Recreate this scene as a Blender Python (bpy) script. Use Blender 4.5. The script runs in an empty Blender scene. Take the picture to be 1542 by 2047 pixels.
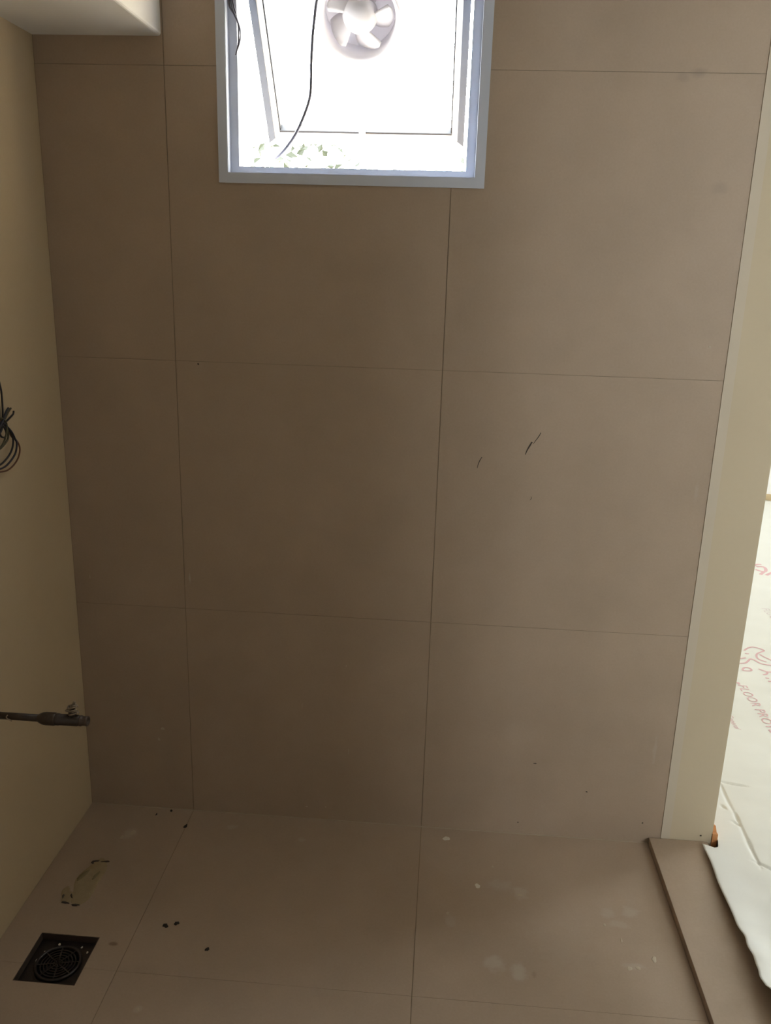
import bpy, bmesh, math, random
from mathutils import Matrix, Vector, noise
random.seed(7)
S = bpy.context.scene
C = S.collection

# ------------------------------------------------------------------ camera
F_PX, YAW, PIT, ROL = 1685.46, -0.0676, 0.2803, -0.0295
fw = Vector((math.sin(YAW)*math.cos(PIT), math.cos(YAW)*math.cos(PIT), -math.sin(PIT)))
rt = Vector((math.cos(YAW), -math.sin(YAW), 0)); dn = fw.cross(rt)
r2 = rt*math.cos(ROL)+dn*math.sin(ROL); d2 = -rt*math.sin(ROL)+dn*math.cos(ROL)
cam_d = bpy.data.cameras.new('camera'); cam = bpy.data.objects.new('camera', cam_d); C.objects.link(cam)
m = Matrix.Identity(4)
for i in range(3):
    m[i][0] = r2[i]; m[i][1] = -d2[i]; m[i][2] = -fw[i]
m.translation = (0, -1.8765, 1.3828)
cam.matrix_world = m
cam_d.sensor_width = 36; cam_d.sensor_fit = 'AUTO'; cam_d.lens = F_PX*36/2047; cam_d.clip_start = .02
S.camera = cam

# ------------------------------------------------------------------ world, exposure
W = bpy.data.worlds.new('overcast_sky'); S.world = W; W.use_nodes = True
bg = W.node_tree.nodes['Background']
bg.inputs['Color'].default_value = (0.92, 0.96, 1.0, 1); bg.inputs['Strength'].default_value = 39.0
S.view_settings.view_transform = 'Standard'; S.view_settings.look = 'None'
S.view_settings.gamma = 1; S.view_settings.use_curve_mapping = False
S.view_settings.exposure = 0.0
S.cycles.diffuse_bounces = 6; S.cycles.max_bounces = 12; S.cycles.transparent_max_bounces = 12
S.cycles.sample_clamp_indirect = 10

# daylight portals: sampling guides in one seen and two added window openings (they add no light)
def portal(name, loc, rot, sx, sy):
    l = bpy.data.lights.new(name, 'AREA'); l.shape = 'RECTANGLE'; l.size = sx; l.size_y = sy
    l.cycles.is_portal = True
    o = bpy.data.objects.new(name, l); o.location = loc; o.rotation_euler = rot; C.objects.link(o)
H90 = math.pi/2
portal('window_portal', (-.223, .085, 1.78), (-H90, 0, 0), .48, .40)        # bathroom window, light towards -y
portal('added_near_portal', (2.3, -2.62, 1.55), (H90, 0, 0), 1.0, .54)    # unseen near room window added for daylight, light towards +y
portal('added_right_portal', (4.22, 2.1, 1.35), (0, H90, 0), 1.0, 1.1)          # unseen right room window added for daylight, light towards -x

# ------------------------------------------------------------------ helpers
def new_obj(name, me, mat=None, parent=None):
    o = bpy.data.objects.new(name, me); C.objects.link(o)
    if mat and not me.materials: me.materials.append(mat)
    if parent: o.parent = parent
    return o
def from_bm(name, bm, mat=None, parent=None, smooth=False):
    me = bpy.data.meshes.new(name); bm.normal_update(); bm.to_mesh(me); bm.free()
    if smooth:
        for p in me.polygons: p.use_smooth = True
    return new_obj(name, me, mat, parent)
def tag(o, label, cat=None, group=None, kind=None):
    o['label'] = label
    if cat: o['category'] = cat
    if group: o['group'] = group
    if kind: o['kind'] = kind
    return o
def empty(name, loc=(0, 0, 0)):
    o = bpy.data.objects.new(name, None); o.location = loc; o.empty_display_size = .05; C.objects.link(o); return o
def bbox(bm, x0, x1, y0, y1, z0, z1):
    v = [bm.verts.new(p) for p in ((x0,y0,z0),(x1,y0,z0),(x1,y1,z0),(x0,y1,z0),(x0,y0,z1),(x1,y0,z1),(x1,y1,z1),(x0,y1,z1))]
    fs = [bm.faces.new([v[i] for i in f]) for f in ((3,2,1,0),(4,5,6,7),(0,1,5,4),(1,2,6,5),(2,3,7,6),(3,0,4,7))]
    return v, fs
def box(name, b, mat, parent=None, bevel=0, seg=2):
    bm = bmesh.new(); bbox(bm, *b)
    if bevel: bmesh.ops.bevel(bm, geom=bm.edges[:], offset=bevel, segments=seg, affect='EDGES', profile=.5)
    return from_bm(name, bm, mat, parent)
def boxes(name, bl, mat, parent=None):
    bm = bmesh.new()
    for b in bl: bbox(bm, *b)
    return from_bm(name, bm, mat, parent)
def prism(bm, pts, to3, t0, t1):
    """polygon pts (2D, counter-clockwise) extruded between depths t0 and t1; to3(u,v,t) -> point"""
    a = [bm.verts.new(to3(u, v, t0)) for u, v in pts]; b = [bm.verts.new(to3(u, v, t1)) for u, v in pts]
    bm.faces.new(a); bm.faces.new(b[::-1]); n = len(pts)
    for i in range(n): bm.faces.new((a[i], b[i], b[(i+1) % n], a[(i+1) % n]))
    bmesh.ops.recalc_face_normals(bm, faces=bm.faces[:])
def tube(bm, pts, r, seg=8, sub=6, caps=True):
    """smooth tube through 3-D points (Catmull-Rom)"""
    P = [Vector(p) for p in pts]; Q = []
    for i in range(len(P)-1):
        p0, p1, p2, p3 = P[max(i-1,0)], P[i], P[i+1], P[min(i+2, len(P)-1)]
        for k in range(sub):
            t = k/sub
            Q.append(.5*((2*p1)+(p2-p0)*t+(2*p0-5*p1+4*p2-p3)*t*t+(3*p1-p0-3*p2+p3)*t**3))
    Q.append(P[-1]); rings = []; n = None
    for i, c in enumerate(Q):
        d = (Q[min(i+1, len(Q)-1)]-Q[max(i-1, 0)]).normalized()
        if n is None: n = d.orthogonal().normalized()
        n = (n-d*n.dot(d)).normalized(); b = d.cross(n)
        rings.append([bm.verts.new(c+(n*math.cos(a)+b*math.sin(a))*r) for a in [2*math.pi*j/seg for j in range(seg)]])
    for i in range(len(rings)-1):
        for j in range(seg):
            bm.faces.new((rings[i][j], rings[i][(j+1) % seg], rings[i+1][(j+1) % seg], rings[i+1][j]))
    if caps: bm.faces.new(rings[0][::-1]); bm.faces.new(rings[-1])
def lathe(bm, prof, M, seg=32, close=False):
    """profile (r, h) turned about local Z, placed by matrix M"""
    R = []
    for r, h in prof:
        if r < 1e-6: R.append([bm.verts.new(M @ Vector((0, 0, h)))])
        else: R.append([bm.verts.new(M @ Vector((r*math.cos(2*math.pi*k/seg), r*math.sin(2*math.pi*k/seg), h))) for k in range(seg)])
    for a, b in zip(R, R[1:] + ([R[0]] if close else [])):
        for k in range(seg):
            k2 = (k+1) % seg
            if len(a) == 1 and len(b) == 1: continue
            if len(a) == 1: bm.faces.new((a[0], b[k], b[k2]))
            elif len(b) == 1: bm.faces.new((a[k], b[0], a[k2]))
            else: bm.faces.new((a[k], b[k], b[k2], a[k2]))
    bmesh.ops.recalc_face_normals(bm, faces=bm.faces[:])
def blob(name, cx, cy, rx, ry, h, to3, mat, parent, seed, ang=0, rough=.25, seg=18):
    """low irregular spot of dried stuff lying on a surface"""
    bm = bmesh.new(); rnd = random.Random(seed); ph = [rnd.uniform(0, 6.28) for _ in range(4)]
    def ring(k, t):
        out = []
        for i in range(seg):
            a = 2*math.pi*i/seg
            w = k*(1+rough*(.5*math.sin(2*a+ph[0])+.35*math.sin(3*a+ph[1])+.3*math.sin(5*a+ph[2])))
            u, v = rx*w*math.cos(a), ry*w*math.sin(a)
            out.append(bm.verts.new(to3(cx+u*math.cos(ang)-v*math.sin(ang), cy+u*math.sin(ang)+v*math.cos(ang), t)))
        return out
    rs = [ring(1, 0), ring(.93, h*.6), ring(.6, h)]
    for a, b in zip(rs, rs[1:]):
        for i in range(seg): bm.faces.new((a[i], a[(i+1) % seg], b[(i+1) % seg], b[i]))
    bm.faces.new(rs[-1]); bmesh.ops.recalc_face_normals(bm, faces=bm.faces[:])
    return from_bm(name, bm, mat, parent, True)
ON_FLOOR = lambda u, v, t: (u, v, t)
ON_WALL = lambda u, v, t: (u, -t, v)

# ------------------------------------------------------------------ materials
def mat(name, col, rough=.5, metal=0, spec=.5):
    M = bpy.data.materials.new(name); M.use_nodes = True
    b = M.node_tree.nodes['Principled BSDF']
    b.inputs['Base Color'].default_value = (*col, 1); b.inputs['Roughness'].default_value = rough
    b.inputs['Metallic'].default_value = metal; b.inputs['Specular IOR Level'].default_value = spec
    return M
def N(nt, t, **kw):
    n = nt.nodes.new(t)
    for k, v in kw.items(): setattr(n, k, v)
    return n
def mottled(name, c1, c2, scale=6, rough=.5, spec=.5, bump=.05, bscale=180, fine=.25, marks=()):
    """two-tone cloudy surface with fine grain and bump; marks = dusty smudges (x,y,z,rx,ry,rz,strength,colour)"""
    M = mat(name, c1, rough, 0, spec); nt = M.node_tree; b = nt.nodes['Principled BSDF']; L = nt.links.new
    g = N(nt, 'ShaderNodeNewGeometry')
    n1 = N(nt, 'ShaderNodeTexNoise'); n1.inputs['Scale'].default_value = scale; n1.inputs['Detail'].default_value = 5; n1.inputs['Roughness'].default_value = .6
    n2 = N(nt, 'ShaderNodeTexNoise'); n2.inputs['Scale'].default_value = bscale; n2.inputs['Detail'].default_value = 3
    L(g.outputs['Position'], n1.inputs['Vector']); L(g.outputs['Position'], n2.inputs['Vector'])
    mx = N(nt, 'ShaderNodeMix', data_type='RGBA'); mx.inputs['A'].default_value = (*c1, 1); mx.inputs['B'].default_value = (*c2, 1)
    ad = N(nt, 'ShaderNodeMath', operation='MULTIPLY_ADD'); ad.inputs[1].default_value = fine; L(n2.outputs['Fac'], ad.inputs[0])
    sc = N(nt, 'ShaderNodeMath', operation='MULTIPLY'); sc.inputs[1].default_value = 1-fine; L(n1.outputs['Fac'], sc.inputs[0]); L(sc.outputs[0], ad.inputs[2])
    mr = N(nt, 'ShaderNodeMapRange'); mr.inputs['From Min'].default_value = .32; mr.inputs['From Max'].default_value = .68; L(ad.outputs[0], mr.inputs['Value'])
    L(mr.outputs[0], mx.inputs['Factor']); col = mx.outputs['Result']
    if marks:
        n3 = N(nt, 'ShaderNodeTexNoise'); n3.inputs['Scale'].default_value = 55; n3.inputs['Detail'].default_value = 4; L(g.outputs['Position'], n3.inputs['Vector'])
        for (x, y, z, rx, ry, rz, st, c) in marks:
            v = N(nt, 'ShaderNodeVectorMath', operation='SUBTRACT'); v.inputs[1].default_value = (x, y, z); L(g.outputs['Position'], v.inputs[0])
            w = N(nt, 'ShaderNodeVectorMath', operation='MULTIPLY'); w.inputs[1].default_value = (1/rx, 1/ry, 1/rz); L(v.outputs[0], w.inputs[0])
            l = N(nt, 'ShaderNodeVectorMath', operation='LENGTH'); L(w.outputs[0], l.inputs[0])
            a = N(nt, 'ShaderNodeMath', operation='MULTIPLY_ADD'); a.inputs[1].default_value = 1.2; L(n3.outputs['Fac'], a.inputs[0]); 
            neg = N(nt, 'ShaderNodeMath', operation='MULTIPLY'); neg.inputs[1].default_value = -1; L(l.outputs['Value'], neg.inputs[0]); L(neg.outputs[0], a.inputs[2])
            r = N(nt, 'ShaderNodeMapRange', interpolation_type='SMOOTHSTEP'); r.inputs['From Min'].default_value = -.4; r.inputs['From Max'].default_value = .35; r.inputs['To Max'].default_value = st
            L(a.outputs[0], r.inputs['Value'])
            mm = N(nt, 'ShaderNodeMix', data_type='RGBA'); L(r.outputs[0], mm.inputs['Factor']); L(col, mm.inputs['A']); mm.inputs['B'].default_value = (*c, 1); col = mm.outputs['Result']
    L(col, b.inputs['Base Color'])
    bp = N(nt, 'ShaderNodeBump'); bp.inputs['Strength'].default_value = bump; bp.inputs['Distance'].default_value = .002
    L(n2.outputs['Fac'], bp.inputs['Height']); L(bp.outputs['Normal'], b.inputs['Normal'])
    return M
DUST = (.455, .40, .335)
FM = [(.157,-.432,0,.030,.030,.1,.50,DUST),(.206,-.449,0,.022,.034,.1,.55,DUST),(.182,-.198,0,.045,.025,.1,.28,DUST),(.227,-.218,0,.025,.03,.1,.4,DUST),
      (.472,-.253,0,.024,.024,.1,.38,DUST),(.42,-.262,0,.020,.02,.1,.3,DUST),(.44,-.292,0,.03,.016,.1,.28,DUST),(.45,-.41,0,.03,.012,.1,.35,DUST),(.30,-.35,0,.10,.14,.1,.10,DUST),
      (-.74,-.113,0,.022,.03,.1,.5,DUST),(-.492,-.057,0,.02,.012,.1,.35,DUST),(-.308,-.088,0,.014,.012,.1,.35,DUST),(.065,-.322,0,.016,.026,.1,.28,DUST),(-.535,-.618,0,.012,.012,.1,.4,DUST),
      (-.645,-.465,0,.014,.007,.1,.55,(.09,.04,.02)),(.238,-.455,0,.007,.012,.1,.25,(.12,.08,.06))]
WM = [(.464,0,1.772,.022,.1,.012,.4,(.20,.16,.14)),(.436,0,1.764,.018,.1,.014,.28,(.2,.16,.14)),(.535,0,1.56,.025,.1,.015,.25,(.22,.18,.15)),(.554,0,.266,.006,.1,.05,.25,DUST),
      (-.597,0,.652,.003,.1,.02,.7,DUST),(.22,0,.29,.06,.1,.05,.08,DUST),(.57,0,.92,.006,.1,.03,.2,DUST)]
M_TILE = mottled('matt_beige_porcelain_tile', (.346,.264,.193), (.402,.309,.230), 5, .5, .35, .04, 220, .3, WM)
M_FTILE = mottled('matt_beige_floor_tile', (.342,.260,.190), (.402,.308,.229), 4, .43, .5, .05, 200, .3, FM)
M_GROUT = mat('brown_grout', (.25,.195,.135), .9)
M_PAINT = mottled('pale_olive_emulsion', (.52,.437,.310), (.545,.462,.33), 3, .7, .3, .06, 120, .2)
M_KHAKI = mottled('khaki_wall_paint', (.445,.348,.222), (.475,.373,.24), 3, .7, .3, .06, 120, .2)
M_WHITE = mottled('white_ceiling_paint', (.77,.75,.72), (.81,.79,.76), 3, .75, .3, .05, 110, .2)
M_BEAD = mat('grey_filler_edge', (.53,.46,.36), .7)
M_FRAME = mat('grey_powder_coated_aluminium', (.58,.62,.72), .38)
M_SASH = mat('slate_anodised_aluminium', (.052,.060,.082), .5)
M_PVC = mat('white_glazing_bead', (.80,.80,.80), .4)
M_GASKET = mat('black_rubber_gasket', (.02,.02,.025), .7)
M_FLOORROOM = mat('grey_screed', (.35,.34,.32), .8)
M_WOOD = mottled('raw_orange_timber', (.50,.20,.07), (.62,.30,.12), 20, .6, .3, .1, 90, .4)
M_SKIRT = mottled('tan_skirting', (.42,.32,.18), (.5,.38,.22), 20, .5, .3, .1, 90, .4)
M_PRINT = mat('red_print', (.68,.43,.45), .7)
M_PRINT2 = mat('grey_print', (.66,.58,.58), .7)
M_PLASTER = mat('dried_plaster', (.62,.58,.50), .9)
M_THIN = mat('thin_plaster_film', (.45,.375,.285), .9)
M_PUTTY = mottled('yellowish_tile_adhesive', (.36,.285,.175), (.30,.235,.14), 40, .9, .2, .4, 90, .4)
M_DIRT = mat('dark_dirt', (.02,.014,.010), .9)
M_SMEAR = mat('dark_brown_smear', (.055,.04,.03), .8)
M_DRAIN = mottled('stained_dark_steel', (.018,.013,.012), (.008,.006,.006), 60, .3, .6, .2, 200, .3)
M_DRAINRIM = mat('dull_steel', (.07,.05,.04), .4, .3)
M_PIPE = mottled('grimy_metal_pipe', (.050,.031,.018), (.022,.013,.008), 60, .45, .5, .15, 150, .4)
M_BRASS = mottled('dull_dark_fitting', (.045,.031,.024), (.025,.016,.012), 60, .35, .5, .15, 150, .4)
M_TAPE = mottled('white_thread_tape', (.34,.275,.205), (.20,.155,.11), 90, .8, .3, .4, 150, .4)
M_CABLE = mat('grey_cable', (.10,.095,.12), .5)
M_CONC = mottled('pale_outdoor_concrete', (.68,.67,.64), (.74,.73,.70), 2, .9)
M_BARK = mat('pale_bark', (.35,.3,.22), .9)
def paper_mat():
    return mottled('white_floor_protection_sheet', (.740,.738,.685), (.770,.768,.715), 5, .42, .4, .03, 300, .2)
M_PAPER = paper_mat()
def plastic_mat():
    M = mat('white_fan_plastic', (.72,.70,.72), .35); nt = M.node_tree; b = nt.nodes['Principled BSDF']
    t = N(nt, 'ShaderNodeBsdfTranslucent'); t.inputs['Color'].default_value = (.7,.68,.7,1)
    mx = N(nt, 'ShaderNodeMixShader'); mx.inputs[0].default_value = .12
    nt.links.new(b.outputs[0], mx.inputs[1]); nt.links.new(t.outputs[0], mx.inputs[2])
    nt.links.new(mx.outputs[0], nt.nodes['Material Output'].inputs['Surface']); return M
M_FAN = plastic_mat()
def glass_mat():
    M = bpy.data.materials.new('thin_window_glass'); M.use_nodes = True; nt = M.node_tree; nt.nodes.remove(nt.nodes['Principled BSDF'])
    t = N(nt, 'ShaderNodeBsdfTransparent'); t.inputs['Color'].default_value = (.93,.96,.95,1)
    g = N(nt, 'ShaderNodeBsdfGlossy'); g.inputs['Roughness'].default_value = .02
    mx = N(nt, 'ShaderNodeMixShader'); mx.inputs[0].default_value = .06
    nt.links.new(t.outputs[0], mx.inputs[1]); nt.links.new(g.outputs[0], mx.inputs[2])
    nt.links.new(mx.outputs[0], nt.nodes['Material Output'].inputs['Surface']); return M
M_GLASS = glass_mat()
def leaf_mat(name, c):
    M = mat(name, c, .6); nt = M.node_tree; b = nt.nodes['Principled BSDF']
    t = N(nt, 'ShaderNodeBsdfTranslucent'); t.inputs['Color'].default_value = (*c, 1)
    mx = N(nt, 'ShaderNodeMixShader'); mx.inputs[0].default_value = .35
    nt.links.new(b.outputs[0], mx.inputs[1]); nt.links.new(t.outputs[0], mx.inputs[2])
    nt.links.new(mx.outputs[0], nt.nodes['Material Output'].inputs['Surface']); return M
M_LEAF = leaf_mat('pale_green_leaf', (.17,.19,.10)); M_LEAF2 = leaf_mat('leaf_painted_shaded', (.020,.024,.015))  # second leaf colour is near-black, painting shade onto some of the leaves

# ------------------------------------------------------------------ the bathroom shell
XL, XR, XJ = -.885, .597, .722          # left wall, right end of back wall, far face of the partition
J = .0008                                # half a tile joint
TB = .0011                               # tile face stands this far proud of its bed
wx0, wx1, wz0, wz1 = -.482, .040, 1.566, 1.992      # hole in the back wall

wall_back = boxes('wall_back', [(XL-.12, wx0, TB, .08, -.1, 2.6), (wx1, XR, TB, .08, -.1, 2.6), (wx0, wx1, TB, .08, -.1, wz0), (wx0, wx1, TB, .08, wz1, 2.6)], M_GROUT)
tag(wall_back, 'back wall of large matt beige tiles below the window', kind='structure')
def cut_tile(u0, u1, v0, v1, hole):
    """rectangle minus a rectangle that crosses its edge: list of polygons (ccw)"""
    hx0, hx1, hz0, hz1 = hole
    a0, a1, b0, b1 = max(u0, hx0), min(u1, hx1), max(v0, hz0), min(v1, hz1)
    if a0 >= a1 or b0 >= b1: return [(u0, v0), (u1, v0), (u1, v1), (u0, v1)]
    L_, R_, B_, T_ = hx0 <= u0, hx1 >= u1, hz0 <= v0, hz1 >= v1
    if R_ and T_ and not L_ and not B_: return [(u0,v0),(u1,v0),(u1,b0),(a0,b0),(a0,v1),(u0,v1)]
    if L_ and T_ and not R_ and not B_: return [(u0,v0),(u1,v0),(u1,v1),(a1,v1),(a1,b0),(u0,b0)]
    if R_ and B_ and not L_ and not T_: return [(u0,v0),(a0,v0),(a0,b1),(u1,b1),(u1,v1),(u0,v1)]
    if L_ and B_ and not R_ and not T_: return [(a1,v0),(u1,v0),(u1,v1),(u0,v1),(u0,b1),(a1,b1)]
    if B_ and not L_ and not R_ and not T_: return [(u0,v0),(a0,v0),(a0,b1),(a1,b1),(a1,v0),(u1,v0),(u1,v1),(u0,v1)]
    if T_ and not L_ and not R_ and not B_: return [(u0,v0),(u1,v0),(u1,v1),(a1,v1),(a1,b0),(a0,b0),(a0,v1),(u0,v1)]
    raise ValueError
def tile(name, pts, to3, mat_, parent):
    bm = bmesh.new(); prism(bm, pts, to3, TB, 0)
    return from_bm(name, bm, mat_, parent)
for u0, u1 in ((XL, -.6103), (-.6103, -.0103), (-.0103, XR)):
    for v0, v1 in ((0, .572), (.572, 1.172), (1.172, 1.772), (1.772, 2.372), (2.372, 2.6)):
        tile('wall_tile', cut_tile(u0+J, u1-J, v0+J*.6, v1-J*.6, (wx0, wx1, wz0, wz1)), lambda u, v, t: (u, t, v), M_TILE, wall_back)

DX0, DX1, DY0, DY1 = -.806, -.679, -.577, -.450        # drain recess
floor = boxes('floor', [(XL-.12, DX0, -2.6, .0015, -.1, -TB), (DX1, .5665, -2.6, .0015, -.1, -TB), (DX0, DX1, -2.6, DY0, -.1, -TB), (DX0, DX1, DY1, .0015, -.1, -TB), (DX0, DX1, DY0, DY1, -.1, -.05)], M_GROUT)
tag(floor, 'dusty bathroom floor of large matt beige tiles', kind='structure')
for u0, u1 in ((XL, -.6103), (-.6103, -.0103), (-.0103, .567)):
    for v0, v1 in ((-.533, -.001), (-1.133, -.533), (-1.733, -1.133), (-2.1, -1.733)):
        tile('floor_tile', cut_tile(u0+J, u1-J, v0+J*.35, v1-J*.35, (DX0, DX1, DY0, DY1)), lambda u, v, t: (u, v, -t), M_FTILE, floor)

box('grout_line', (XL, .566, -.0024, -.0002, -.0005, .0010), mat('pale_grout', (.40,.33,.25), .9), floor)
tag(box('wall_left', (XL-.12, XL, -2.6, 0, -.002, 2.6), M_KHAKI), 'plain khaki painted left wall', kind='structure')
tag(box('wall_front', (XL, XR, -2.22, -2.1, 0, 2.6), M_WHITE), 'unseen wall behind the viewer, white and set close to bounce light', kind='structure')  # unseen wall, whitened and pulled in to bounce fill onto the back wall
tag(box('ceiling', (XL-.12, XJ, -2.62, .12, 2.6, 2.72), M_WHITE), 'white painted bathroom ceiling', kind='structure')
bm = bmesh.new(); bbox(bm, XL, -.614, -2.1, 0, 1.826, 2.6)
es = [e for e in bm.edges if all(abs(v.co.x+.614) < 1e-5 for v in e.verts) and all(abs(v.co.z-1.826) < 1e-5 for v in e.verts)]
bmesh.ops.bevel(bm, geom=es, offset=.006, segments=3, affect='EDGES', profile=.5)
tag(from_bm('ceiling_soffit', bm, M_WHITE), 'white boxed-in soffit along the top of the left wall', kind='structure')

# partition on the right: solid beyond the back wall, doorway of 0.82 m, then wall again, lintel above
JY = -.0010
wall_right = boxes('wall_right', [(XR+.001, XJ, JY, 3.55, -.1, 2.6), (XR, XJ, -2.62, -.84, -.1, 2.6), (XR, XJ, -.84, JY, 2.1, 2.6)], M_PAINT)
tag(wall_right, 'pale olive doorway reveal at the end of the back wall', kind='structure')
tag(box('edge_bead', (XR-.0008, XR+.021, JY-.0006, JY+.004, .0182, 2.1), M_BEAD, wall_right), 'greyish filler strip down the corner')
blob('screw_hole', .694, .033, .0022, .0022, .0004, lambda u, v, t: (u, JY-.0002-t, v), M_DIRT, wall_right, 3)
tag(box('threshold', (.567, XJ-.010, -.838, JY-.0015, -.05, .018), M_FTILE, bevel=.0012), 'raised beige tile strip across the doorway', kind='structure')

# ------------------------------------------------------------------ next room
tag(box('light_block_slab', (-1.1, 4.4, -2.8, 3.75, -.22, -.1001), mat('light_block_concrete', (.25,.24,.22), .9)), 'unseen slab added under both rooms to block light leaks', kind='structure')  # unseen slab added to stop sky light leaking in from below
FZ = .016
RX1, RY0, RY1, RZ = 4.2, -2.6, 3.55, 2.6
tag(box('floor_room', (XJ+.03, RX1, RY0, RY1, -.1, FZ), M_FLOORROOM), 'screed floor of the next room under the sheet', kind='structure')
tag(box('ceiling_room', (XJ, RX1, RY0, RY1, RZ, RZ+.12), M_WHITE), 'white ceiling of the next room', kind='structure')
tag(box('wall_room_far', (XR, RX1+.15, RY1, RY1+.15, -.1, RZ), M_WHITE), 'white far wall of the next room', kind='structure')
tag(boxes('wall_room_right', [(RX1, RX1+.15, RY0, 1.6, -.1, RZ), (RX1, RX1+.15, 2.6, RY1, -.1, RZ), (RX1, RX1+.15, 1.6, 2.6, -.1, .8), (RX1, RX1+.15, 1.6, 2.6, 1.9, RZ)], M_WHITE), 'white right wall of the next room with opening added for daylight', kind='structure')
tag(boxes('wall_room_near', [(XJ, 1.8, RY0-.15, RY0, -.1, RZ), (2.8, RX1+.15, RY0-.15, RY0, -.1, RZ), (1.8, 2.8, RY0-.15, RY0, -.1, 1.28), (1.8, 2.8, RY0-.15, RY0, 1.82, RZ)], M_WHITE), 'white near wall of the next room with opening added for daylight', kind='structure')
tag(box('baseboard_far', (XJ+.014, RX1, RY1-.012, RY1, FZ, FZ+.045), M_SKIRT), 'thin tan skirting at the foot of the far wall', kind='structure')
bb = bmesh.new()   # broken end of a timber skirting on the room side of the partition
prism(bb, [(-.004,.0),(3.53,.0),(3.53,.05),(.06,.05),(.035,.041),(.02,.046),(.008,.036),(-.004,.038)], lambda u, v, t: (XJ+t, u, v+.004), 0, .013)
tag(from_bm('baseboard_room', bb, M_WOOD), 'splintered orange timber skirting end beside the doorway', kind='structure')

# ------------------------------------------------------------------ floor-protection sheet
EDGE = [(-.0228,.6922,.025),(-.0815,.6923,.027),(-.193,.686,.030),(-.3026,.6833,.036),(-.3466,.6864,.041),(-.382,.6812,.040),(-.406,.686,.043),
        (-.438,.6828,.046),(-.4676,.6778,.045),(-.4865,.6792,.047),(-.503,.6868,.050),(-.56,.684,.047),(-.62,.690,.050),(-.70,.684,.046),(-.80,.688,.04)]
def lerp_tab(tab, y, k):
    for a, b in zip(tab, tab[1:]):
        if b[0] <= y <= a[0]:
            t = (a[0]-y)/(a[0]-b[0]); t = t*t*(3-2*t); return a[k]+(b[k]-a[k])*t
    return tab[0][k] if y > tab[0][0] else tab[-1][k]
def edge_x(y):
    if y >= .012: return .7385
    if y > -.0228: return .6922+.0463*max(0, min(1, (y+.0228)/.034))
    if y >= -.80: return lerp_tab(EDGE, y, 1)
    return .742
def seg_d(px, py, ax, ay, bx, by):
    dx, dy = bx-ax, by-ay; l2 = dx*dx+dy*dy; t = max(0, min(1, ((px-ax)*dx+(py-ay)*dy)/l2))
    return math.hypot(px-ax-t*dx, py-ay-t*dy), t, math.copysign(1, (px-ax)*dy-(py-ay)*dx)
CRE = [(.819,.255,.8165,.13,.0026),(.8182,.118,.8155,.072,.0042),(.8155,.0715,.811,-.10,.003),(.823,.2631,.889,.2484,.0045),(.7925,.1543,.7999,.1379,.0035),(.8016,.0813,.8144,.0682,.004),
       (.86,-.10,.90,-.17,.004),(.80,-.07,.86,-.12,.003)]
def sheet_z(x, y):
    e = edge_x(y); u = x-e
    z = FZ+.0085
    z += .0022*noise.noise(Vector((x*5, y*11, 2.1)))+.0016*noise.noise(Vector((x*13, y*20, 7.7)))
    z += .0014*math.sin((y*1.0+x*.35)*38)*max(0, noise.noise(Vector((x*3, y*3, 5)))+.3)
    if y < 0.0:
        k = lerp_tab(EDGE, max(y, -.8), 2)-FZ-.0085
        z += k*math.exp(-(u/.055)**2)+.006*max(0, 1-u/.2)*max(0, min(1, -y/.3))
        z += .0035*math.sin(y*46+math.sin(y*17)*1.5)*math.exp(-u/.09)*max(0, min(1, (-y-.12)/.25))
    for ax, ay, bx, by, h in CRE:
        d, t, s = seg_d(x, y, ax, ay, bx, by)
        if d < .03: z -= h*1.5*math.exp(-(d/(.0062 if s > 0 else .0022))**2)*math.sin(math.pi*min(1, max(0, .12+t*.76)))
    return max(z, FZ+.0015)
ys = [-2.55+.1*i for i in range(17)]; y = -.90
while y < .95: ys.append(y); y += .0032 if -.13 < y < .30 else .0065
while y < 3.52: ys.append(y); y += .03
ys.append(3.535)
us = []; u = 0
while u < .32: us.append(u); u += .0028 if .05 < u < .15 else .0055
while u < 1.0: us.append(u); u += .02
while u < 3.4: us.append(u); u += .1
vs, fs = [], []; nu = len(us)
for y in ys:
    e = edge_x(y)
    for u in us: vs.append((e+u, y, sheet_z(e+u, y)))
for i in range(len(ys)-1):
    for j in range(nu-1):
        a = i*nu+j; fs.append((a, a+1, a+nu+1, a+nu))
me = bpy.data.meshes.new('floor_protection_sheet'); me.from_pydata(vs, [], fs)
# the sheet is slit around the corner of the doorway reveal
NOTCH = [(.680,-.0215),(.6922,-.0222),(.7195,-.0345),(.7290,-.0300),(.7345,-.0120),(.7385,.012),(.7400,.046),(.680,.046)]
bm = bmesh.new(); bm.from_mesh(me)
for (ax, ay), (bx, by) in zip(NOTCH[1:6], NOTCH[2:7]):
    loc = [f for f in bm.faces if f.calc_center_median().x < .775 and -.06 < f.calc_center_median().y < .07]
    ge = set(loc) | {e for f in loc for e in f.edges} | {v for f in loc for v in f.verts}
    bmesh.ops.bisect_plane(bm, geom=list(ge), plane_co=(ax, ay, 0), plane_no=(by-ay, -(bx-ax), 0))
def inside(x, y):
    c = False
    for (ax, ay), (bx, by) in zip(NOTCH, NOTCH[1:]+NOTCH[:1]):
        if (ay > y) != (by > y) and x < (bx-ax)*(y-ay)/(by-ay)+ax: c = not c
    return c
dead = [f for f in bm.faces if inside(f.calc_center_median().x, f.calc_center_median().y)]
bmesh.ops.delete(bm, geom=dead, context='FACES'); bm.to_mesh(me); bm.free()
for p in me.polygons: p.use_smooth = True
sheet = new_obj('floor_protection_sheet', me, M_PAPER)
so = sheet.modifiers.new('thickness', 'SOLIDIFY'); so.thickness = .0008; so.offset = -1
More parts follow.
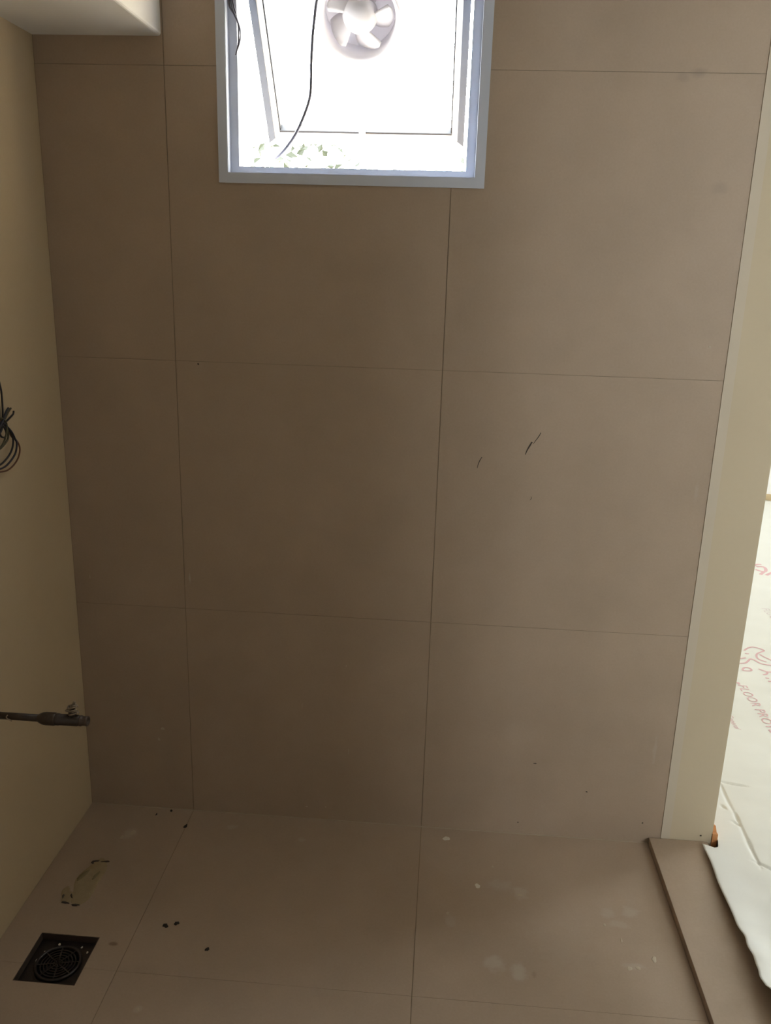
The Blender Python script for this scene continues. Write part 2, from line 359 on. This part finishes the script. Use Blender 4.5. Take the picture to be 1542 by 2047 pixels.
tag(sheet, 'white floor protection sheet with red print, its wavy edge curling over the doorway tile strip', 'floor sheet')
def drape(me, M):
    for v in me.vertices:
        p = M @ v.co; v.co = (p.x, p.y, sheet_z(p.x, p.y)+.0008)
def sheet_text(s, x, y, size, mat_, shear=0):
    cu = bpy.data.curves.new('print', 'FONT'); cu.body = s; cu.size = size; cu.shear = shear; cu.space_character = 1.08
    o = bpy.data.objects.new('tmp', cu); C.objects.link(o)
    dg = bpy.context.evaluated_depsgraph_get(); me = bpy.data.meshes.new_from_object(o.evaluated_get(dg)); bpy.data.objects.remove(o)
    me.name = 'printed_text'; me.materials.clear()
    drape(me, Matrix.Translation((x, y, 0)) @ Matrix.Rotation(-H90, 4, 'Z'))
    return new_obj('printed_text', me, mat_, sheet)
tag(sheet_text('FLOOR PROTECTION', 1.062, .872, .046, M_PRINT), 'red FLOOR PROTECTION lettering')
tag(sheet_text('General', .958, .655, .026, M_PRINT, .3), 'small red italic lettering')
tag(sheet_text('FLOOR PROTECTION', 1.40, 1.62, .046, M_PRINT2), 'faint far lettering')
LOGO = [
 [(1.1804,1.1647),(1.2030,1.1894),(1.2226,1.2008),(1.2384,1.1971),(1.2516,1.1859),(1.2566,1.1722),(1.2363,1.1552),(1.2199,1.1389),(1.2115,1.1209),(1.2083,1.1011),(1.2149,1.0856),(1.2311,1.0715)],
 [(1.2292,1.1345),(1.2357,1.1186),(1.2473,1.1009),(1.2587,1.0833)],[(1.1755,1.1385),(1.1886,1.1346)],[(1.1298,1.0851),(1.1514,1.0935),(1.1652,1.0995)],
 [(1.1181,1.0483),(1.1462,1.0521),(1.1640,1.0706),(1.1770,1.0887),(1.1884,1.0875),(1.1962,1.0722),(1.2052,1.0573),(1.2213,1.0501),(1.2462,1.0481)],
 [(1.1199,.9959),(1.1320,1.0118),(1.1460,1.0123),(1.1523,1.0002),(1.1447,.9875),(1.1212,.9857),(1.1199,.9959)],[(1.1806,1.0091),(1.1940,.9979),(1.2059,.9892),(1.2262,.9919)],
 [(1.1808,.9630),(1.1957,.9700),(1.2049,.9865)],[(1.1812,.9379),(1.1932,.9370)],[(1.1815,.9133),(1.1982,.9130)],[(1.0636,.8833),(1.0698,.8889),(1.0708,.8745)]]
LOGO2 = [[(1.5384,2.1576),(1.5760,2.2065),(1.6042,2.2164)],[(1.5663,2.1726),(1.6017,2.1781),(1.6010,2.1407),(1.5803,2.1061),(1.5475,2.1325)],[(1.5803,2.1061),(1.5471,2.0599)],[(1.5724,2.0536),(1.6280,2.1135)]]
def strokes(name, sts, w, mat_, label):
    for st in sts: tag(stroke(name, [st], w, mat_), label)
def stroke(name, sts, w, mat_):
    bm = bmesh.new()
    for st in sts:
        P = [Vector((a, b, 0)) for a, b in st]; Q = []
        for i in range(len(P)-1):
            p0, p1, p2, p3 = P[max(i-1,0)], P[i], P[i+1], P[min(i+2, len(P)-1)]
            for k in range(4):
                t = k/4; Q.append(.5*((2*p1)+(p2-p0)*t+(2*p0-5*p1+4*p2-p3)*t*t+(3*p1-p0-3*p2+p3)*t**3))
        Q.append(P[-1]); prev = None
        for i, c in enumerate(Q):
            d = (Q[min(i+1, len(Q)-1)]-Q[max(i-1, 0)]).normalized(); n = Vector((-d.y, d.x, 0))*w/2
            cur = [bm.verts.new(c+n), bm.verts.new(c-n)]
            if prev: bm.faces.new((prev[0], prev[1], cur[1], cur[0]))
            prev = cur
    me = bpy.data.meshes.new(name); bm.to_mesh(me); bm.free(); drape(me, Matrix.Identity(4))
    return new_obj(name, me, mat_, sheet)
strokes('printed_logo_stroke', LOGO, .0075, M_PRINT, 'red swirling printed emblem line')
strokes('printed_logo_stroke', LOGO2, .016, M_PRINT, 'further red swirling printed emblem line')

# ------------------------------------------------------------------ window in the back wall
window = empty('window_1', (-.221, 0, 1.78)); tag(window, 'grey aluminium top-hung window pushed open above the tiles', kind='structure')
def wpart(name, polys, y0, y1, mat_, parent=window):
    bm = bmesh.new()
    for p in polys: prism(bm, p, lambda u, v, t: (u, t, v), y0, y1)
    o = from_bm(name, bm, mat_); o.parent = parent
    o.matrix_parent_inverse = Matrix.Translation(-Vector(window.location)) if parent is window else Matrix.Identity(4)
    return o
def frame_polys(a, b):
    (x0, x1, z0, z1), (i0, i1, k0, k1) = a, b
    return [[(x0,z0),(x1,z0),(i1,k0),(i0,k0)], [(x1,z0),(x1,z1),(i1,k1),(i1,k0)], [(x1,z1),(x0,z1),(i0,k1),(i1,k1)], [(x0,z1),(x0,z0),(i0,k0),(i0,k1)]]
O, I1, I2 = (-.500,.058,1.549,2.012), (-.4805,.0375,1.5695,1.992), (-.4625,.0185,1.5845,1.976)
for p in frame_polys(O, I1): wpart('frame_flange', [p], -.004, .001, M_FRAME)
for p in frame_polys(I1, I2): wpart('frame_rebate', [p], .024, .060, M_FRAME)
for p in frame_polys((I1[0]-.001, I1[1]+.001, I1[2]-.001, I1[3]+.001), I1): wpart('frame_step', [p], -.003, .06, M_FRAME)
# sash hinged at the head, swung outwards by 39 degrees
sash = bpy.data.objects.new('sash', None); sash.empty_display_size = .05; C.objects.link(sash); sash.parent = window
sM = Matrix(((1,0,0,-.219),(0,-.6314,-.7755,.032),(0,.7755,-.6314,1.972),(0,0,0,1)))
sash.matrix_parent_inverse = Matrix.Translation(-Vector(window.location)); sash.matrix_basis = sM
def spart(name, pts, z0, z1, mat_, bev=0):
    bm = bmesh.new(); prism(bm, pts, lambda u, v, t: (u, v, t), z0, z1)
    return from_bm(name, bm, mat_, sash)
hw, L1 = .232, .396
for s in (-1, 1):
    spart('stile', [(s*hw,-.002),(s*hw,-L1),(s*(hw-.0155),-L1+.0125),(s*(hw-.0155),-.002)], -.03, 0, M_SASH)
    spart('glazing_bead', [(s*(hw-.0155),-.016),(s*(hw-.0155),-L1+.0125),(s*(hw-.0285),-L1+.029),(s*(hw-.0285),-.016)], -.028, -.002, M_PVC)
    spart('gasket', [(s*(hw-.0285),-.03),(s*(hw-.0285),-L1+.029),(s*(hw-.0315),-L1+.031),(s*(hw-.0315),-.03)], -.024, -.003, M_GASKET)
spart('top_rail', [(-hw+.0155,-.016),(hw-.0155,-.016),(hw-.0155,-.002),(-hw+.0155,-.002)], -.03, 0, M_SASH)
spart('glazing_bead', [(-hw+.0285,-.030),(hw-.0285,-.030),(hw-.0285,-.016),(-hw+.0285,-.016)], -.028, -.002, M_PVC)
spart('bottom_rail', [(-hw,-L1),(hw,-L1),(hw-.0155,-L1+.0125),(-hw+.0155,-L1+.0125)], -.03, 0, M_PVC)  # white here paints in the sky glare on a grey rail
spart('glazing_bead', [(-hw+.0155,-L1+.0125),(hw-.0155,-L1+.0125),(hw-.0285,-L1+.029),(-hw+.0285,-L1+.029)], -.028, -.002, M_PVC)
spart('gasket', [(-hw+.0285,-L1+.029),(hw-.0285,-L1+.029),(hw-.0285,-L1+.0335),(-hw+.0285,-L1+.0335)], -.024, .001, M_GASKET)
FCX, FCY, FR = -.002, -.115, .086
# pane with a round hole for the fan
bm = bmesh.new(); seg = 48
ring = [(FCX+FR*math.cos(2*math.pi*k/seg), FCY+FR*math.sin(2*math.pi*k/seg)) for k in range(seg)]
px0, px1, py0, py1 = -hw+.0315, hw-.0315, -L1+.0335, -.030
def out_pt(a):
    c, s = math.cos(a), math.sin(a); ts = []
    if c > 1e-9: ts.append((px1-FCX)/c)
    if c < -1e-9: ts.append((px0-FCX)/c)
    if s > 1e-9: ts.append((py1-FCY)/s)
    if s < -1e-9: ts.append((py0-FCY)/s)
    t = max(min(ts), FR+.0003); return (FCX+c*t, FCY+s*t)
angs = sorted([2*math.pi*k/seg for k in range(seg)]+[math.atan2(yy-FCY, xx-FCX) % (2*math.pi) for xx in (px0, px1) for yy in (py0, py1)])
vi = [bm.verts.new((FCX+FR*math.cos(a), FCY+FR*math.sin(a), -.014)) for a in angs]
vo = [bm.verts.new((*out_pt(a), -.014)) for a in angs]
for i in range(len(angs)): j = (i+1) % len(angs); bm.faces.new((vi[i], vo[i], vo[j], vi[j]))
from_bm('pane', bm, M_GLASS, sash)
spart('latch', [(-.013,-L1+.004),(.001,-L1+.004),(.001,-L1+.040),(-.013,-L1+.040)], -.012, .012, M_PVC)

# ------------------------------------------------------------------ exhaust fan set in the pane
fan = empty('exhaust_fan'); fan.matrix_world = sM @ Matrix.Translation((FCX, FCY, -.014))
tag(fan, 'round white plastic exhaust fan set in the glass of the open window', 'fan')
I4 = Matrix.Identity(4)
bm = bmesh.new(); lathe(bm, [(.092,-.003),(.092,.006),(.087,.010),(.081,.007),(.077,-.004),(.075,-.035),(.077,-.035),(.083,-.003)], I4, 64, True); from_bm('housing', bm, M_FAN, fan, True)
bm = bmesh.new(); lathe(bm, [(0,-.034),(.0755,-.034),(.0755,-.037),(0,-.037)], I4, 48); from_bm('back_shutter', bm, M_FAN, fan)
bm = bmesh.new(); lathe(bm, [(0,.012),(.012,.0115),(.026,.008),(.034,.001),(.0375,-.010),(.0375,-.024),(0,-.024)], I4, 48); from_bm('hub', bm, M_FAN, fan, True)
blade_me = None
for k in range(5):
    if blade_me is None:
        bm = bmesh.new(); top, bot = [], []
        for i in range(9):
            t = i/8; r = .030+t*.042; w = math.radians(30)*(1-.25*t*t) if t < .9 else math.radians(14)
            row, row2 = [], []
            for j in range(7):
                s = j/6*2-1; a = s*w+t*.25
                z = -.010+s*.011+.003*math.cos(s*1.5)
                row.append(bm.verts.new((r*math.cos(a), r*math.sin(a), z))); row2.append(bm.verts.new((r*math.cos(a), r*math.sin(a), z-.0018)))
            top.append(row); bot.append(row2)
        for i in range(8):
            for j in range(6):
                bm.faces.new((top[i][j], top[i+1][j], top[i+1][j+1], top[i][j+1])); bm.faces.new((bot[i][j+1], bot[i+1][j+1], bot[i+1][j], bot[i][j]))
        for i in range(8):
            for j in (0, 6): bm.faces.new((top[i][j], bot[i][j], bot[i+1][j], top[i+1][j]))
        for j in range(6): bm.faces.new((top[8][j], bot[8][j], bot[8][j+1], top[8][j+1]))
        bmesh.ops.recalc_face_normals(bm, faces=bm.faces[:])
        o = from_bm('blade', bm, M_FAN, fan, True); blade_me = o.data
    else: o = new_obj('blade', blade_me, None, fan)
    o.rotation_euler.z = math.radians(-12-72*k)
bm = bmesh.new(); lathe(bm, [(0,.0015),(.003,.0012),(.004,0),(.004,-.002),(0,-.002)], Matrix.Translation((-.003,-.0915,.004)), 16); tag(from_bm('indicator', bm, mat('faded_red', (.75,.25,.28), .4), fan, True), 'small faded red dot')
bm = bmesh.new()
inv = fan.matrix_world.inverted()
tube(bm, [inv @ Vector(p) for p in [(-.262,.115,1.945),(-.300,.075,1.925),(-.310,.065,1.87),(-.3135,.055,1.80),(-.3135,.052,1.758),(-.3175,.052,1.72),(-.338,.055,1.671),(-.3605,.062,1.638),(-.390,.075,1.611),(-.432,.118,1.597),(-.452,.17,1.55),(-.46,.2,1.40)]], .0031, 10, 8)
tag(from_bm('cable', bm, M_CABLE, fan, True), 'thin grey cable sagging to the sill')

wires = empty('loose_wires', (-.482, .012, 1.90)); tag(wires, 'tuft of thin loose wires hanging at the left window jamb', 'wire')
wi = Matrix.Translation(-Vector(wires.location))
for pts in ([(-.4785,.02,1.93),(-.474,.014,1.885),(-.462,.010,1.868),(-.4555,.008,1.848),(-.4545,.006,1.83),(-.4565,.006,1.812),(-.4625,.01,1.795)],
            [(-.479,.022,1.925),(-.470,.014,1.884),(-.460,.009,1.864),(-.453,.006,1.846),(-.4505,.004,1.832),(-.4535,.005,1.815),(-.4618,.010,1.799)],
            [(-.479,.02,1.94),(-.4765,.014,1.890),(-.4655,.012,1.871),(-.457,.01,1.855)], [(-.4785,.024,1.93),(-.466,.016,1.886),(-.459,.012,1.863),(-.456,.008,1.85)]):
    bm = bmesh.new(); tube(bm, [wi @ Vector(p) for p in pts],   .0016, 6, 6); from_bm('wire', bm, M_CABLE, wires, True)

# ------------------------------------------------------------------ wires on the left wall
WIRES = [
 ('b', [(-.3466,.9975),(-.3282,.9911),(-.3116,.9905),(-.2939,.9937),(-.2715,1.0014),(-.2572,1.0112),(-.2517,1.0219),(-.2524,1.0320),(-.2606,1.0453),(-.2715,1.0571),(-.2867,1.0678),(-.33,1.075)]),
 ('n', [(-.3482,.9891),(-.3295,.9844),(-.3130,.9828),(-.2924,.9834),(-.2703,.9894),(-.2523,.9992),(-.2455,1.0115),(-.2453,1.0224),(-.2502,1.0298),(-.2596,1.0460),(-.2774,1.0626),(-.2896,1.0700),(-.33,1.08)]),
 ('r', [(-.3490,.9850),(-.3306,.9784),(-.3144,.9759),(-.2842,.9716),(-.2585,.9757),(-.2382,.9869),(-.2290,1.0017),(-.2311,1.0150),(-.2415,1.0281),(-.2528,1.0348),(-.2618,1.0482),(-.2787,1.0646),(-.2923,1.0740),(-.33,1.083)]),
 ('o', [(-.3387,1.0218),(-.3228,1.0194),(-.3060,1.0194),(-.2882,1.0238),(-.2747,1.0309),(-.2697,1.0389),(-.2706,1.0525),(-.2804,1.0649),(-.2947,1.0788),(-.33,1.086)]),
 ('o', [(-.3379,1.0260),(-.3186,1.0238),(-.3051,1.0245),(-.2935,1.0320),(-.2866,1.0413),(-.2808,1.0490),(-.2762,1.0597),(-.2756,1.0676),(-.29,1.079),(-.33,1.088)]),
 ('b', [(-.33,1.052),(-.3085,1.0594),(-.2906,1.0650),(-.2742,1.0700),(-.2576,1.0752),(-.2425,1.0798),(-.2375,1.0850)]),
 ('o', [(-.33,1.054),(-.3081,1.0611),(-.2847,1.0692),(-.2751,1.0746),(-.2654,1.0800),(-.2536,1.0870),(-.2439,1.0917)]),
 ('n', [(-.33,1.056),(-.3076,1.0636),(-.2890,1.0734),(-.2819,1.0793),(-.2750,1.0843),(-.2668,1.0909),(-.2608,1.0952)]),
 ('b', [(-.33,1.045),(-.3068,1.0504),(-.2939,1.0567),(-.2870,1.0661),(-.2847,1.0780),(-.2833,1.0944),(-.2834,1.1205),(-.2843,1.1336),(-.2876,1.1512)]),
 ('n', [(-.33,1.05),(-.3062,1.0538),(-.2962,1.0624),(-.2931,1.0741),(-.2915,1.0870),(-.2907,1.1086),(-.2924,1.1432)]),
 ('b', [(-.30,1.075),(-.288,1.066),(-.279,1.056),(-.2775,1.046),(-.285,1.04),(-.30,1.045),(-.302,1.058),(-.293,1.068)])]
WC = {'b': mat('black_wire_sheath', (.012,.010,.010), .5), 'n': mat('navy_wire_sheath', (.014,.013,.024), .5), 'r': mat('brown_wire_sheath', (.12,.045,.018), .5), 'o': mat('olive_wire_sheath', (.055,.048,.018), .5)}
bundle = empty('wire_bundle', (XL, -.33, 1.06)); tag(bundle, 'coiled bundle of dark electrical wires sticking out of the left wall', 'wires')
bi = Matrix.Translation(-Vector(bundle.location))
for k, (c, st) in enumerate(WIRES):
    n = len(st)
    bm = bmesh.new(); tube(bm, [bi @ Vector((-.872+.0022*math.sin(k*1.9)+.0012*math.sin(i*.9+k), a, b)) for i, (a, b) in enumerate(st)], .0020 if c != 'r' else .0017, 8, 6)
    from_bm('wire', bm, WC[c], bundle, True)
bm = bmesh.new(); lathe(bm, [(0,.0005),(.034,.0005),(.034,.003),(.030,.004),(0,.004)], Matrix.Translation((0, -.03, .02)) @ Matrix.Rotation(H90, 4, 'Y'), 24); from_bm('wall_box', bm, M_GASKET, bundle)

# ------------------------------------------------------------------ water pipe with valve on the left wall
PY, PZ = -.45, .516
pipe = empty('water_pipe', (XL, PY, PZ)); tag(pipe, 'grimy water pipe stub with a taped stop valve jutting from the left wall', 'pipe')
PM = Matrix.Rotation(H90, 4, 'Y')      # local Z -> world X
def pl(name, prof, mat_, seg=28, M=None):
    bm = bmesh.new(); lathe(bm, prof, M or PM, seg); return from_bm(name, bm, mat_, pipe, seg > 8)
pl('escutcheon', [(0,.0003),(.026,.0003),(.025,.004),(.014,.009),(.0085,.010)], M_PIPE)
pl('pipe', [(0,.001),(.0072,.001),(.0072,.130),(0,.130)], M_PIPE)
pl('coupling', [(.0072,.116),(.0095,.120),(.0120,.126),(.0130,.133),(.0130,.150),(.0112,.154),(0,.154)], M_PIPE)
pl('valve_body', [(0,.150),(.0113,.150),(.0120,.153),(.0120,.159),(.0113,.160),(.0113,.196),(.0105,.198),(.0105,.203),(0,.203)], M_BRASS)
pl('outlet_collar', [(.0100,.200),(.0108,.2015),(.0108,.204),(.0095,.2055),(.0095,.212),(.0100,.2135),(.0100,.217),(.0066,.217),(.0066,.206),(0,.206)], M_DRAINRIM)
SM = Matrix.Translation((.186, 0, 0))
pl('spindle', [(0,.006),(.0062,.006),(.0062,.018),(.0045,.020),(.0045,.024),(0,.024)], M_BRASS, 20, SM)
bm = bmesh.new()
for k in range(9):
    rr = .0072+.0022*math.sin(k*2.1)
    a = [(rr*math.cos(t*.7)*(1+.18*math.sin(t*1.9+k))+.003*math.sin(k), .8*rr*math.sin(t*.7), .014+k*.0023+.0016*math.sin(t)) for t in range(10)]
    tube(bm, [SM @ Vector(p) for p in a], .0012, 5, 3)
tag(from_bm('thread_tape', bm, M_TAPE, pipe, True), 'frayed pale thread tape')
bm = bmesh.new(); tube(bm, [SM @ Vector(p) for p in [(-.004,0,.020),(-.001,.002,.030),(.003,0,.036),(.006,-.001,.043)]], .0016, 6, 5); tube(bm, [SM @ Vector(p) for p in [(.006,0,.022),(.008,.001,.032),(.0075,0,.041)]], .0014, 6, 5)
from_bm('tape_end', bm, M_TAPE, pipe, True)
bm = bmesh.new(); tube(bm, [(.058,-.0065,.006),(.056,-.0085,.003),(.0575,-.0088,-.001),(.062,-.0085,-.003),(.066,-.0075,-.006)], .0013, 6, 5)
tag(from_bm('plaster_drip', bm, M_TAPE, pipe, True), 'pale plaster drip')

# ------------------------------------------------------------------ floor drain
dc = ((DX0+DX1)/2, (DY0+DY1)/2, -.012); drain = empty('floor_drain', dc); tag(drain, 'square dark recessed floor drain with a round grate by the left wall', 'drain')
hd = (DX1-DX0)/2-.0006
bm = bmesh.new()
for a in ((-hd,hd,-hd,-hd+.0015),(-hd,hd,hd-.0015,hd),(-hd,-hd+.0015,-hd+.0015,hd-.0015),(hd-.0015,hd,-hd+.0015,hd-.0015)): bbox(bm, *a, -.006, .0116)
from_bm('rim', bm, M_DRAINRIM, drain)
bm = bmesh.new()       # tray: square plate with a round opening
n = 48; rin = .043
out = []
for k in range(n):
    a = 2*math.pi*k/n; t = (hd-.0016)/max(abs(math.cos(a)), abs(math.sin(a))); out.append((t*math.cos(a), t*math.sin(a)))
for z, flip in ((-.003, 0), (-.006, 1)):
    vo = [bm.verts.new((x, y, z)) for x, y in out]; vi = [bm.verts.new((rin*math.cos(2*math.pi*k/n), rin*math.sin(2*math.pi*k/n), z-.001)) for k in range(n)]
    for k in range(n): bm.faces.new((vo[k], vo[(k+1) % n], vi[(k+1) % n], vi[k]) if not flip else (vi[k], vi[(k+1) % n], vo[(k+1) % n], vo[k]))
from_bm('tray', bm, M_DRAIN, drain)
bm = bmesh.new(); lathe(bm, [(.041,-.006),(.041,.0005),(.0425,.002),(.0455,.002),(.047,.0003),(.047,-.003)], I4, 48); from_bm('grate_ring', bm, M_DRAIN, drain, True)
for r in (.0345, .028, .0215, .015, .009):
    bm = bmesh.new(); lathe(bm, [(r-.0013,-.004),(r-.0013,-.001),(r+.0013,-.001),(r+.0013,-.004)], I4, 40, True); from_bm('grate_ring', bm, M_DRAIN, drain)
for k in range(4):
    bm = bmesh.new(); bbox(bm, -.0415, .0415, -.0013, .0013, -.0045, -.0005); o = from_bm('grate_bar', bm, M_DRAIN, drain); o.rotation_euler.z = k*math.pi/4+.2
bm = bmesh.new(); lathe(bm, [(.041,-.006),(.040,-.03),(0,-.031)], I4, 40); from_bm('sump', bm, M_GASKET, drain)
for k, (x, y, r) in enumerate([(-.042,.028,.0016),(-.047,.004,.003),(.047,.035,.0022),(.03,.047,.002),(-.02,.05,.0025)]):
    blob('scale_crumb', x, y, r, r*1.4, .0012, lambda u, v, t: (u, v, -.0028+t), M_PLASTER, drain, 40+k)

# ------------------------------------------------------------------ marks and leftovers
for k, (x0, z0, x1, z1, w0, w1) in enumerate([(.0785,.955,.0875,.981,.0014,.0030),(.1855,.991,.1955,1.021,.0020,.0062),(.2015,1.016,.2135,1.043,.0012,.0032),(.2028,.886,.2042,.8945,.0010,.0020)]):
    bm = bmesh.new(); d = Vector((x1-x0, z1-z0)); n = Vector((-d.y, d.x)).normalized(); pts_l, pts_r = [], []
    for i in range(9):
        t = i/8; w = (w0+(w1-w0)*t**2)*(math.sin(math.pi*min(1, .15+t*.9))**.4 if t < .95 else .6)/2*1.05
        c = Vector((x0, z0))+d*t+n*.0016*math.sin(t*3.1+k)
        pts_l.append(tuple(c+n*w)); pts_r.append(tuple(c-n*w))
    prism(bm, pts_r+pts_l[::-1], lambda u, v, t: (u, -t, v), 0, .0006)
    tag(from_bm('dark_smear', bm, M_SMEAR, wall_back), 'short dark slanting smear')
for k, (x, z, rx, rz) in enumerate([(.266,.207,.004,.0016),(.400,.136,.0026,.0018),(.547,.057,.002,.002),(-.559,1.166,.0020,.0020),(.236,.033,.0016,.0016)]): blob('dirt_speck', x, z, rx, rz, .0006, ON_WALL, M_SMEAR, wall_back, 60+k)
for k, (x, z, rx, rz) in enumerate([(-.683,.235,.0045,.0045),(-.694,.204,.003,.0045),(-.846,.641,.001,.006),(-.322,.327,.001,.007),(-.203,.206,.0011,.008),(-.31,.035,.003,.0022),(-.26,.038,.002,.002),(-.213,.443,.0009,.004),(.557,1.243,.002,.002)]):
    blob('plaster_spot', x, z, rx, rz, .0005, ON_WALL, M_THIN, wall_back, 80+k)
for k, (x, y, rx, ry) in enumerate([(.055,-.041,.0085,.008),(.129,-.205,.0062,.0075),(.167,-.135,.003,.004),(.436,-.340,.002,.006),(.495,-.387,.005,.009),(.438,-.417,.006,.005),(.456,-.414,.006,.004),(.407,-.298,.0028,.005),(.06,-.30,.003,.005),(.226,-.224,.006,.004),(-.735,-.108,.008,.009),(-.755,-.128,.005,.006),(-.535,-.618,.003,.004)]):
    blob('plaster_spot', x, y, rx, ry, .0006, ON_FLOOR, M_PLASTER if k in (0, 1) else M_THIN, floor, 100+k)
for k, (x, y, rx, ry) in enumerate([(-.667,-.011,.003,.0035),(-.611,-.069,.0035,.0075),(-.552,-.404,.0062,.005),(-.530,-.395,.005,.005),(-.444,-.459,.0045,.004),(-.70,-.03,.002,.003)]):
    blob('dirt_crumb', x, y, rx, ry, .003, ON_FLOOR, M_DIRT, floor, 120+k, rough=.4)
patch = empty('adhesive_patch', (-.776, -.288, 0)); tag(patch, 'dried yellowish tile adhesive patch on the floor behind the drain', 'adhesive patch')
shift = lambda u, v, t: (u, v, t+.0002)
blob('smear', .004, .0, .030, .072, .0015, shift, M_PUTTY, patch, 5, -.05, .22, 28)
blob('smear', -.026, -.050, .013, .028, .0015, shift, M_PUTTY, patch, 9, .3, .3, 22)
blob('ridge', -.016, .016, .006, .022, .0035, shift, mat('dark_adhesive_ridge', (.20,.155,.08), .9), patch, 11, -.45, .3)
blob('ridge', .014, .018, .004, .016, .0032, shift, bpy.data.materials['dark_adhesive_ridge'], patch, 12, -.3, .3)
for k, (x, y, rx, ry, a) in enumerate([(-.006,.066,.010,.003,.1),(.017,.067,.010,.0028,.2),(-.020,-.073,.010,.0035,-.2),(.006,-.078,.010,.004,0),(-.014,-.052,.003,.010,.5),(-.032,-.055,.0025,.012,.1),(-.012,.06,.006,.003,-.5)]):
    blob('crumb', x, y, rx*.9, ry*.65, .003, shift, M_SMEAR, patch, 20+k, a, .4)

# ------------------------------------------------------------------ outside the window
tag(box('ground_outside', (-9, 9, .12, 14, -.6, -.25), M_CONC), 'pale ground outside the window', kind='structure')
def shrub(loc, n, rx, ry, z0, z1, label, seed):
    sh = empty('shrub', loc); tag(sh, label, 'shrub', 'shrubs outside the window'); rnd = random.Random(seed)
    for k in range(7):
        bm = bmesh.new(); a = rnd.uniform(0, 6.28); r = rnd.uniform(.3, .9)
        tube(bm, [(.02*math.cos(a), .02*math.sin(a), -.02), (rx*r*.4*math.cos(a), ry*r*.4*math.sin(a), z1*.5), (rx*r*math.cos(a), ry*r*math.sin(a), z1*.93)], .006, 6, 5); from_bm('stem', bm, M_BARK, sh, True)
    for nm, mt, frac in (('foliage', M_LEAF, .75), ('foliage_painted_shaded', M_LEAF2, .25)):
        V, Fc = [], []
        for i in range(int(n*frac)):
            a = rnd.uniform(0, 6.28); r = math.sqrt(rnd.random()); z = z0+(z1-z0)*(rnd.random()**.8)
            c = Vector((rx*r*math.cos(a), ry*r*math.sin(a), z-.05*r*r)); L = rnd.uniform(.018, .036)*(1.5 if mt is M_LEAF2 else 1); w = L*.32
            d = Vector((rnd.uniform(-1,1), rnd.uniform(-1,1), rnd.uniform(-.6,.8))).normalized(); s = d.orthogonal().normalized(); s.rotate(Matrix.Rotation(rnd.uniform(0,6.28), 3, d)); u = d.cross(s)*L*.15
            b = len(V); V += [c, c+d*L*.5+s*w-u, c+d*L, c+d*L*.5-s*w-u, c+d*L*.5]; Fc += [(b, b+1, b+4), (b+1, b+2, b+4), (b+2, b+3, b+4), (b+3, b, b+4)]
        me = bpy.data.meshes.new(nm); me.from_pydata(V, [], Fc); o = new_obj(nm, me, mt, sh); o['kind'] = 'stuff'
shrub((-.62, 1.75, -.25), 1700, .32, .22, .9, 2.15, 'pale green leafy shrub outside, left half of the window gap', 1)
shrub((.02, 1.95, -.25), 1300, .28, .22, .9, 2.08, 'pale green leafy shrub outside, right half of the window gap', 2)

# unseen windows added to the next room to let daylight in
def rect_frame(name, label, to3, u0, u1, v0, v1, w=.05, mull=()):
    r = empty(name, to3((u0+u1)/2, v0, 0)); tag(r, label, kind='structure'); inv = Matrix.Translation(-Vector(r.location))
    ps = frame_polys((u0, u1, v0, v1), (u0+w, u1-w, v0+w, v1-w))+[[(m-w/2, v0+w), (m+w/2, v0+w), (m+w/2, v1-w), (m-w/2, v1-w)] for m in mull]
    for p in ps:
        bm = bmesh.new(); prism(bm, p, lambda u, v, t: inv @ Vector(to3(u, v, t)), .03, .08); from_bm('frame_bar', bm, M_FRAME, r)
    xs = [u0+w]+[x for m in mull for x in (m-w/2, m+w/2)]+[u1-w]
    for a, b in zip(xs[::2], xs[1::2]):
        bm = bmesh.new(); bm.faces.new([bm.verts.new(inv @ Vector(to3(u, v, .055))) for u, v in ((a, v0+w), (b, v0+w), (b, v1-w), (a, v1-w))]); from_bm('pane', bm, M_GLASS, r)
rect_frame('added_window_near', 'added unseen grey framed window in the near wall of the next room', lambda u, v, t: (u, RY0-t, v), 1.8, 2.8, 1.28, 1.82, w=.035, mull=(2.3,))
rect_frame('added_window_right', 'added unseen grey framed window in the right wall of the next room', lambda u, v, t: (RX1+t, u, v), 1.6, 2.6, .8, 1.9, w=.035, mull=(2.1,))
